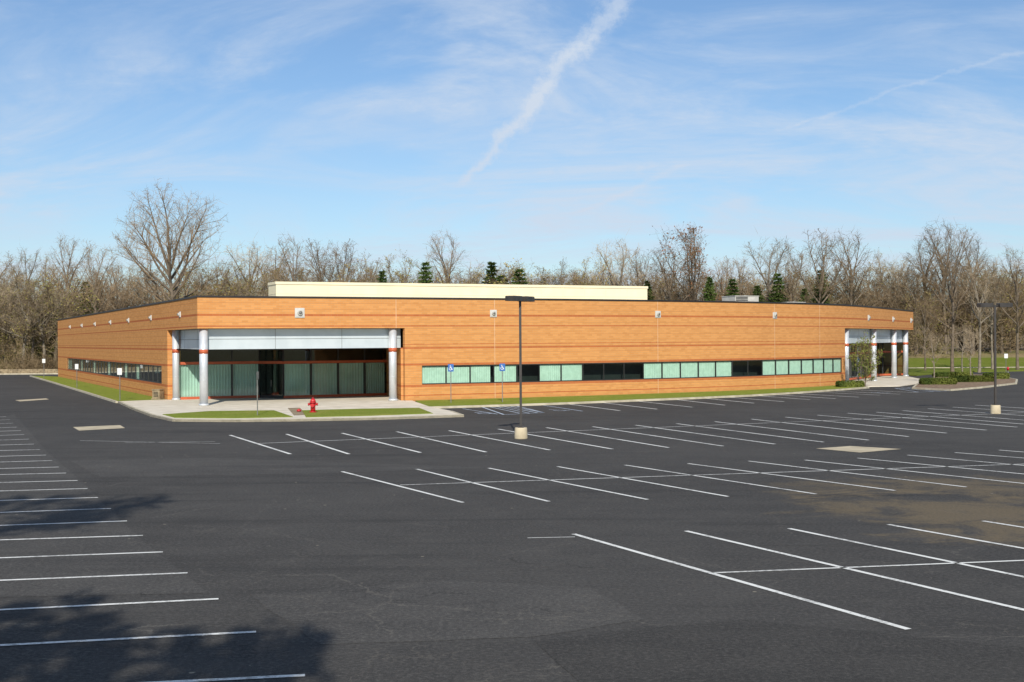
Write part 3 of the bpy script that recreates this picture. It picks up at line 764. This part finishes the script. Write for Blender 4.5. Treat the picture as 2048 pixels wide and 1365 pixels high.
g.obj('vent_grille',M['frame'],e)
x,y=gp(2016,757,.12); e=thing('marker_post',(x,y,.1),'short post with a red cap beside the kerb','marker post')
g=Geo(); g.tube([((x,y,.1),.06),((x,y,.9),.06)],10); g.obj('post',M['galv'],e)
g=Geo(); g.tube([((x,y,.9),.12),((x,y,1.15),.12),((x,y,1.2),.06)],10); g.obj('cap',M['red'],e)

# ---------------------------------------------------------------- vegetation
def rv(): 
    v=Vector((random.gauss(0,1),random.gauss(0,1),random.gauss(0,1))); return v.normalized()
def gen_tree(seed,H=16,R_=5.0,cb=0.25,tf=0.62,nl=14,nb=8,nt=7,ntt=4,tw=0.035,mats=('bark','twig'),bud=None,budn=0.5,buds=.10,name='bare_tree',up=0.7,thick=.016):
    random.seed(seed)
    T=Geo(); C=Geo()
    zc=H*(cb+1)/2+H*.04; rz_=H*(1-cb)/2
    def blade(G,a,b,w,m=0):
        d=(b-a); s=d.cross(rv()); 
        if s.length<1e-6: return
        s=s.normalized()*w/2
        G.v.extend([tuple(a-s),tuple(a+s),tuple(b+s*.4),tuple(b-s*.4)]); i=len(G.v); G.f.append((i-4,i-3,i-2,i-1)); G.uv.append([(0,0)]*4); G.mi.append(m); G.sm.append(False)
    def leafq(G,p,sz):
        a=rv()*sz; b=rv().cross(a.normalized())*sz*.6
        i=len(G.v); G.v.extend([tuple(p-a*.5),tuple(p+b*.5),tuple(p+a*.5),tuple(p-b*.5)]); G.f.append((i,i+1,i+2,i+3)); G.uv.append([(0,0)]*4); G.mi.append(1); G.sm.append(False)
    def path(p,d,l,n,wob,upb):
        pts=[p.copy()]; d=d.copy()
        for i in range(n):
            d=(d+rv()*wob+Vector((0,0,upb))).normalized(); p=p+d*(l/n); pts.append(p.copy())
        return pts
    def on(pts,t):
        k=t*(len(pts)-1); i=min(int(k),len(pts)-2); return pts[i].lerp(pts[i+1],k-i),(pts[i+1]-pts[i]).normalized()
    def reach(p,d):
        px,py,pz=p.x/R_,p.y/R_,(p.z-zc)/rz_; dx,dy,dz=d.x/R_,d.y/R_,d.z/rz_
        a=dx*dx+dy*dy+dz*dz; b=2*(px*dx+py*dy+pz*dz); c=px*px+py*py+pz*pz-1
        D=b*b-4*a*c
        return max(.6,(-b+math.sqrt(D))/(2*a)) if D>0 else .8
    r0=H*thick
    trunk=path(Vector((0,0,-.3)),Vector((0,0,1)),H*tf,8,.06,.06)
    T.tube(list(zip(trunk,[r0*(1.25 if i==0 else (1-i/13)) for i in range(9)])),7,0,cap=False)
    for i in range(nl):
        k=(i+.5)/nl
        t=(cb*.8/tf)+(1-cb*.8/tf)*k**.8
        p,d=on(trunk,min(.995,t)); az=i*2.4+random.uniform(-.5,.5)
        tilt=.35+(up)*1.6*k**1.2+random.uniform(-.1,.25)
        if i>=nl-3: tilt=random.uniform(2.2,4.5)
        dd=(Vector((math.cos(az),math.sin(az),0))+Vector((0,0,tilt))).normalized()
        ll=reach(p,dd)*random.uniform(.78,1.06)
        limb=path(p,dd,ll,7,.13,.035); rr=r0*(.42+.12*k)*min(1,ll/(H*.35)+.3)
        T.tube(list(zip(limb,[rr*(1-j/8) for j in range(8)])),5,0,cap=False)
        mb=max(4,int(nb*min(1.3,ll/(H*.33))))
        for j in range(mb):
            t2=.2+.8*(j+random.random())/mb; p2,d2=on(limb,min(t2,.99)); 
            s=(d2*.8+rv()*.75+Vector((0,0,.22))).normalized(); l2=min(ll*.5*random.uniform(.6,1.15)*(1.2-.5*t2),reach(p2,s)*1.1)
            br=path(p2,s,l2,4,.2,.04); C.tube(list(zip(br,[max(tw*.9,rr*.4*(1-t2*.5))*(1-q/5) for q in range(5)])),3,0,cap=False)
            for q in range(nt):
                p3,d3=on(br,min(.99,.12+.88*(q+random.random())/nt)); s3=(d3*.6+rv()*.8+Vector((0,0,.18))).normalized(); l3=l2*.45*random.uniform(.5,1.1)
                e3=p3+s3*l3; blade(C,p3,e3,tw*1.15)
                for u in range(ntt):
                    t4=random.uniform(.2,1); p4=p3.lerp(e3,t4); s4=(s3*.5+rv()*.8+Vector((0,0,.15))).normalized(); e4=p4+s4*l3*random.uniform(.4,.9); blade(C,p4,e4,tw*.8)
                    if bud and random.random()<budn: leafq(C,e4,buds*random.uniform(.6,1.4))
    return T,C,mats,bud,name
def make_tree(spec,label,group,loc=(0,-400,0)):
    T,C,mats,bud,name=spec
    e=thing(name,(0,0,0),label,'tree',group)
    T.obj('trunk',M[mats[0]],e); C.obj('crown',[M[mats[1]]]+([M[bud]] if bud else []),e)
    return e
def gen_spruce(seed,H=10,W_=2.3,nlay=26,name='spruce_tree'):
    random.seed(seed); T=Geo(); C=Geo()
    T.tube([((0,0,-.2),.18),((0,0,H*.5),.1),((0,0,H*.97),.02)],7,0,cap=False)
    for i in range(nlay):
        t=(i+.5)/nlay; z=H*(.04+.95*t); r=W_*(1-t)**.85*random.uniform(.7,1.12)+.10
        n=int(9+9*(1-t))
        for k in range(n):
            az=k*2*math.pi/n+random.uniform(-.3,.3)+i; rr=r*random.uniform(.6,1.12)
            m=max(4,int(rr*8))
            for q in range(m):
                f=(q+random.random())/m; x=rr*f
                zz=z-.25*x+.10*x*f+random.uniform(-.1,.1)
                c=Vector((math.cos(az)*x,math.sin(az)*x,zz))
                for _ in range(3):
                    d=(Vector((math.cos(az),math.sin(az),-.15))+rv()*.9).normalized()*random.uniform(.2,.45); s=d.cross(rv()).normalized()*.085
                    i0=len(C.v); C.v.extend([tuple(c-s),tuple(c+s),tuple(c+d)]); C.f.append((i0,i0+1,i0+2)); C.uv.append([(0,0)]*3); C.mi.append(0); C.sm.append(False)
    return T,C,('bark','needle'),None,name

GB='bare trees in the wood behind the building'
V=[]
V.append(make_tree(gen_tree(1,16,4.6,.22,.66,14,8,7,4,tw=.030),'tall bare deciduous tree with fine grey-brown twigs in the wood',GB))
V.append(make_tree(gen_tree(2,16,3.9,.30,.66,13,8,7,4,tw=.030,mats=('bark_pale','twig_pale')),'slender pale-barked bare tree standing in the wood',GB))
V.append(make_tree(gen_tree(3,16,5.4,.13,.6,15,8,7,4,tw=.03,bud='bud_olive',budn=.6,buds=.23),'budding tree with an olive haze of new leaves in the wood',GB))
V.append(make_tree(gen_tree(4,16,4.8,.10,.58,17,8,7,4,tw=.034),'dense brown bare tree standing in the wood',GB))
V.append(make_tree(gen_tree(5,16,5.8,.25,.58,14,8,7,4,tw=.03,bud='bud_olive',budn=.35,buds=.18,mats=('bark_pale','twig_pale')),'wide pale tree with a few yellow-green buds in the wood',GB))
rust=make_tree(gen_tree(6,16,5.8,.30,.58,12,8,7,3,bud='bud_rust',budn=.7,buds=.26),'tree carrying rusty brown dry leaves above the roofline',GB)
big=make_tree(gen_tree(12,24,7.6,.25,.60,20,10,8,4,tw=.032,mats=('bark','twig'),up=.8,thick=.017),'large spreading bare tree towering over the building roof',GB)
SPG='evergreens in the wood behind the building'
SP=[make_tree(gen_spruce(21,10,2.3),'dark green spruce standing among bare trees',SPG),make_tree(gen_spruce(22,10,3.1,22),'broad dark green spruce standing among bare trees',SPG)]
def place(src,used,px,ytop,d,ry=None,H0=16,wide=1.0):
    X=(px-1024)/F*d; yt=ytop+TH*(px-1024); z0=gz(X,d); H=HC+(682.5-yt)/F*d-z0; s=H/H0
    rz=random.uniform(0,6.28)
    if not used: 
        src.location=(X,d,z0); src.rotation_euler=(0,0,rz); src.scale=(s*wide,s*wide,s); return src
    return copy_thing(src,(X,d,z0),rz,(s*wide,s*wide,s))
random.seed(99)
used=set()
def pv(i,px,y,d,w=1.0):
    place(V[i],i in used,px,y,d,wide=w); used.add(i)
place(big,False,346,382,176,H0=24,wide=1.0)
place(rust,False,1385,464,200,wide=.95)
prof=[(-70,510),(-20,506),(12,530),(50,500),(90,520),(135,480),(190,500),(235,534),(440,525),(495,488),(545,496),(590,480),(645,478),(695,482),(735,518),(795,516),(850,540),(897,474),(955,538),(1012,530),(1115,528),(1160,542),(1195,520),(1235,484),(1290,498),(1340,500),(1440,512),(1480,522),(1540,480),(1580,505),(1632,458),(1705,475),(1770,512),(1800,514),(1850,478),(1890,455),(1945,484),(1985,512),(2020,545),(2060,530),(2110,520)]
for k,(px,y) in enumerate(prof):
    d=random.uniform(196,222) if 250<px<1500 else random.uniform(184,208)
    if px>1700: d=random.uniform(197,212)
    pv(random.choice((0,1,4,3,2,0,3)) if px>200 else random.choice((0,1,4,1)),px,y+4,d,random.uniform(.9,1.2))
for lo,stp in ((560,(17,28)),(585,(30,46))):
    px=-120
    while px<2180:
        y=lo-random.uniform(-10,24)
        d=random.uniform(200,235) if 120<px<1700 else random.uniform(197,216)
        if px<120: d=random.uniform(184,215)
        pv(random.choice((0,2,3,2,4,3,2)) if px>150 else random.choice((0,2,4,4)),px,y,d,random.uniform(1.25,1.7)); px+=random.uniform(*stp)
for px,yt,d,i,wd in ((1905,465,141,0,.85),(1958,520,150,1,.9),(1850,590,158,0,.8),(1985,548,162,1,.9),(2035,505,158,0,.9)):
    pv(i,px,yt,d,wd)
for k,(px,yt,d,i) in enumerate(((1557,545,196,1),(1643,538,188,0),(1420,552,197,0),(1466,556,197,1),(1515,570,196,0),(852,522,198,1),(985,522,200,0),(765,540,198,0),(1040,536,198,1),(100,566,200,1),(172,562,200,1),(1295,560,198,0),(1610,576,188,0),(1005,548,198,1))):
    place(SP[i],k>1,px,yt,d,H0=10,wide=random.uniform(1.0,1.35))
orn=make_tree(gen_tree(31,4.0,1.5,.15,.55,13,7,6,3,tw=.014,bud='leaf',budn=.85,buds=.15,name='ornamental_tree',up=.7),'small leafing ornamental tree in front of the side entrance','small trees by the side entrance')
x,y=gp(1730,772,.1); orn.location=(x,y,.1); orn.scale=(.95,.95,.95)
for px,py,s in ((1868,763,.27),(1942,757,.30),(1925,748,.34)):
    x,y=gp(px,py,.1); n=copy_thing(V[1],(x,y,.1),random.uniform(0,6),(s,s,s),'slender young bare tree in the mulch bed'); n['group']='small trees by the side entrance'
def shrub(px,py,sx,sy,sz,n,label,name='hedge'):
    x,y=gp(px,py,.12); G=Geo(); G.box((0,0,sz*.42),(sx*.86,sy*.8,sz*.80))
    for _ in range(n):
        u,v,w_=random.uniform(-1,1),random.uniform(-1,1),random.uniform(-1,1); m=max(abs(u),abs(v),abs(w_)); f=random.uniform(.84,1.04)/m
        u*=f;v*=f;w_*=f
        rr=(abs(u)**5+abs(v)**5+abs(w_)**5)**.2; u/=max(1,rr/1.0); v/=max(1,rr); w_/=max(1,rr)
        p=Vector((u*sx/2,v*sy/2,sz*.5+w_*sz*.5)); a=rv()*.07; b=rv().cross(a.normalized())*.06
        i=len(G.v); G.v.extend([tuple(p-a),tuple(p+b),tuple(p+a),tuple(p-b)]); G.f.append((i,i+1,i+2,i+3)); G.uv.append([(0,0)]*4); G.mi.append(0); G.sm.append(False)
    o=G.obj(name,M['hedge']); o.location=(x,y,.1); o.rotation_euler=(0,0,random.uniform(-.1,.3)); return tag(o,label,'hedge','clipped hedges beside the side entrance')
lb='clipped dark green hedge growing in the mulch bed'
shrub(1876,769,3.0,1.2,.55,2400,lb); shrub(1945,764,4.2,1.2,.55,3000,lb); shrub(1992,758,2.4,1.2,.6,2000,lb); shrub(1905,754,4.0,1.2,.5,2600,lb)
shrub(1700,774,2.2,.9,.5,1200,'low leafy shrub at the foot of the brick wall'); 
# trees standing at the near edge of the lot (they cast the shadows on the asphalt)
GN='trees at the near edge of the parking lot'
pine=make_tree(gen_tree(41,14,3.0,.35,.75,16,7,6,5,tw=.08,bud='needle',budn=1.0,buds=.58,name='pine_tree',up=.5),'leafy evergreen tree at the near edge of the parking lot',GN)
pine.location=(-6.0,-4.2,0); pine.scale=(.85,.85,1.0)
copy_thing(pine,(-3.9,-5.9,0),2.0,(.62,.62,1.0)); copy_thing(pine,(-2.1,-5.5,0),4.0,(.5,.5,1.0)); copy_thing(pine,(-9.0,-3.8,0),1.0,(.9,.9,1.0))
near=make_tree(gen_tree(44,21.8,3.4,.75,.87,14,8,7,4,tw=.11,bud='bud_olive',budn=.8,buds=.42,name='budding_tree',up=.3),'tall budding tree with a high narrow crown',GN)
near.location=(-9.3,-2.8,0); near.rotation_euler=(0,0,.6)

# woodland undergrowth mass (stuff)
rng=np.random.default_rng(5)
verts=[];mi=[]
def brush(n_b,xr,yr,hr,rr,blades,mlist,w=(.05,.10)):
    for _ in range(n_b):
        x=rng.uniform(*xr); y=rng.uniform(*yr)
        h=rng.uniform(*hr); r=rng.uniform(*rr); m=int(rng.choice(mlist)); z0=gz(x,y)
        th=rng.uniform(0,2*np.pi,blades); q=np.sqrt(rng.uniform(0,1,blades)); zz=rng.uniform(0,1,blades)**.8
        P=np.stack([x+r*q*np.cos(th)*(1-.4*zz),y+r*q*np.sin(th)*(1-.4*zz),z0+h*zz*(1-.35*q*q)],1)
        D=np.stack([np.cos(th)*q*.7+rng.normal(0,.6,blades),np.sin(th)*q*.7+rng.normal(0,.6,blades),rng.uniform(0,1.0,blades)],1)
        D/=np.linalg.norm(D,axis=1)[:,None]; Ln=rng.uniform(.4,1.4,blades)[:,None]
        S=np.cross(D,rng.normal(0,1,(blades,3))); S/=np.linalg.norm(S,axis=1)[:,None]; S*=rng.uniform(*w,blades)[:,None]/2
        verts.append(np.stack([P-S,P+S,P+D*Ln],1).reshape(-1,3)); mi.extend([m]*blades)
brush(760,(-130,150),(212,264),(5,11),(2,4.5),100,(0,1,0,2,2))
brush(150,(-125,-60),(177,205),(2.5,9.0),(1.5,3.5),150,(0,0,0,2))
brush(150,(-122,-60),(174.5,181),(1.0,3.0),(1,2.2),120,(0,0,0,1),(.04,.07))
brush(150,(46,140),(192,214),(2.5,9),(1.5,4),160,(0,1,0,2))
Vv=np.concatenate(verts); nf=len(Vv)//3
me=bpy.data.meshes.new('woodland_brush'); me.vertices.add(len(Vv)); me.vertices.foreach_set('co',Vv.ravel())
me.loops.add(nf*3); me.loops.foreach_set('vertex_index',np.arange(nf*3)); me.polygons.add(nf); me.polygons.foreach_set('loop_start',np.arange(nf)*3)
me.polygons.foreach_set('material_index',np.array(mi,dtype=np.int32))
for k in ('brush1','brush2','brush3'): me.materials.append(M[k])
me.update(calc_edges=True); me.validate()
o=bpy.data.objects.new('woodland_brush',me); COL.objects.link(o); o['kind']='stuff'; o['label']='tangled brown undergrowth of the wood behind the building'; o['category']='undergrowth'

# ---------------------------------------------------------------- sky & sun
wd=bpy.data.worlds.new('World'); SC.world=wd; wd.use_nodes=True; nt=wd.node_tree; nt.nodes.clear()
out=N(nt,'ShaderNodeOutputWorld'); bg=N(nt,'ShaderNodeBackground'); bg.inputs[1].default_value=0.10
sky=N(nt,'ShaderNodeTexSky'); sky.sky_type='NISHITA'; sky.sun_disc=False; sky.sun_elevation=math.radians(32); sky.sun_rotation=math.radians(177.3)
sky.air_density=1.0; sky.dust_density=0.3; sky.ozone_density=3.0
tc=N(nt,'ShaderNodeTexCoord'); sep=N(nt,'ShaderNodeSeparateXYZ'); L(nt,tc.outputs['Generated'],sep.inputs[0])
X,Y,Z=sep.outputs
Zp=mathn(nt,'ADD',mathn(nt,'MAXIMUM',Z,0.0),0.22)
U=mathn(nt,'DIVIDE',X,Zp); Vc=mathn(nt,'DIVIDE',Y,Zp)
cb=N(nt,'ShaderNodeCombineXYZ'); L(nt,mathn(nt,'MULTIPLY_ADD',Vc,0.65,mathn(nt,'MULTIPLY',U,1.0)),cb.inputs[0]); L(nt,mathn(nt,'MULTIPLY_ADD',U,-0.25,mathn(nt,'MULTIPLY',Vc,1.6)),cb.inputs[1])
n1=noise(nt,cb.outputs[0],1.2,10,0.62,1.1)
n2=noise(nt,cb.outputs[0],0.6,3,0.5,0.3)
n3=noise(nt,cb.outputs[0],7.0,8,0.7,1.0)
cl=mathn(nt,'MULTIPLY',smooth(nt,n1,0.36,0.66),smooth(nt,n2,0.28,0.54))
cl=mathn(nt,'MULTIPLY',cl,smooth(nt,n3,0.28,0.65,0.6,1.0))
haze=smooth(nt,Z,0.0,0.22,0.20,0.03)
amt=mathn(nt,'ADD',mathn(nt,'MULTIPLY',cl,0.78),haze,clamp=True)
Ys=mathn(nt,'MAXIMUM',Y,0.05); A_=mathn(nt,'DIVIDE',X,Ys); B_=mathn(nt,'DIVIDE',Z,Ys)
c2=N(nt,'ShaderNodeCombineXYZ'); L(nt,A_,c2.inputs[0]); L(nt,B_,c2.inputs[1])
wob=noise(nt,c2.outputs[0],18,5,0.6); fl=noise(nt,c2.outputs[0],80,6,0.75)
def trail(a0,b0,a1,b1,w0,w1,amp,wamp,blo,bhi,rag=2.2):
    t=mathn(nt,'DIVIDE',mathn(nt,'SUBTRACT',B_,b0),(b1-b0))
    ac=mathn(nt,'MULTIPLY_ADD',t,(a1-a0),a0)
    ac=mathn(nt,'ADD',ac,mathn(nt,'MULTIPLY',mathn(nt,'SUBTRACT',wob,0.5),wamp))
    wdt=mathn(nt,'MULTIPLY_ADD',t,(w1-w0),w0)
    r=mathn(nt,'DIVIDE',mathn(nt,'ABSOLUTE',mathn(nt,'SUBTRACT',A_,ac)),wdt)
    r=mathn(nt,'ADD',r,mathn(nt,'MULTIPLY',mathn(nt,'SUBTRACT',fl,0.5),rag))
    k=smooth(nt,r,-0.2,1.7,amp,0.0)
    k=mathn(nt,'MULTIPLY',k,smooth(nt,t,-0.05,0.06)); k=mathn(nt,'MULTIPLY',k,smooth(nt,t,bhi,bhi+.1,1.0,0.0))
    return mathn(nt,'MULTIPLY',k,mathn(nt,'GREATER_THAN',Y,0.05))
t1=trail(-0.034,0.122,0.092,0.27,0.0052,0.0115,0.55,0.055,0,1.5,3.4)
t2=trail(0.205,0.160,0.42,0.228,0.005,0.005,0.22,0.07,0,1.3,4.5)
t3=trail(0.055,0.098,0.14,0.137,0.006,0.006,0.24,0.03,0,0.9,3.0)
amt=mathn(nt,'ADD',amt,mathn(nt,'ADD',t3,mathn(nt,'ADD',t1,t2)),clamp=True)
skc=mixc(nt,1.0,sky.outputs[0],(0.88,1.00,1.12),'MULTIPLY')
L(nt,mixc(nt,amt,skc,(6.2,7.1,8.4)),bg.inputs[0]); L(nt,bg.outputs[0],out.inputs[0])
sd=bpy.data.lights.new('sun','SUN'); sd.energy=4.9; sd.angle=math.radians(0.5); sd.color=(1.0,0.93,0.82)
so=bpy.data.objects.new('sun',sd); so.rotation_euler=Vector((-0.04,0.85,-0.53)).to_track_quat('-Z','Y').to_euler(); so.location=(0,-50,60); COL.objects.link(so)

# ---------------------------------------------------------------- camera
cam=bpy.data.cameras.new('camera'); cam.sensor_width=36; cam.lens=F/2048*36; cam.clip_end=8000; cam.clip_start=0.1
co=bpy.data.objects.new('camera',cam); co.location=(0,0,HC); co.rotation_euler=(math.radians(90),math.atan(TH),0); COL.objects.link(co); SC.camera=co
SC.view_settings.view_transform='Standard'; SC.view_settings.look='None'; SC.view_settings.exposure=0
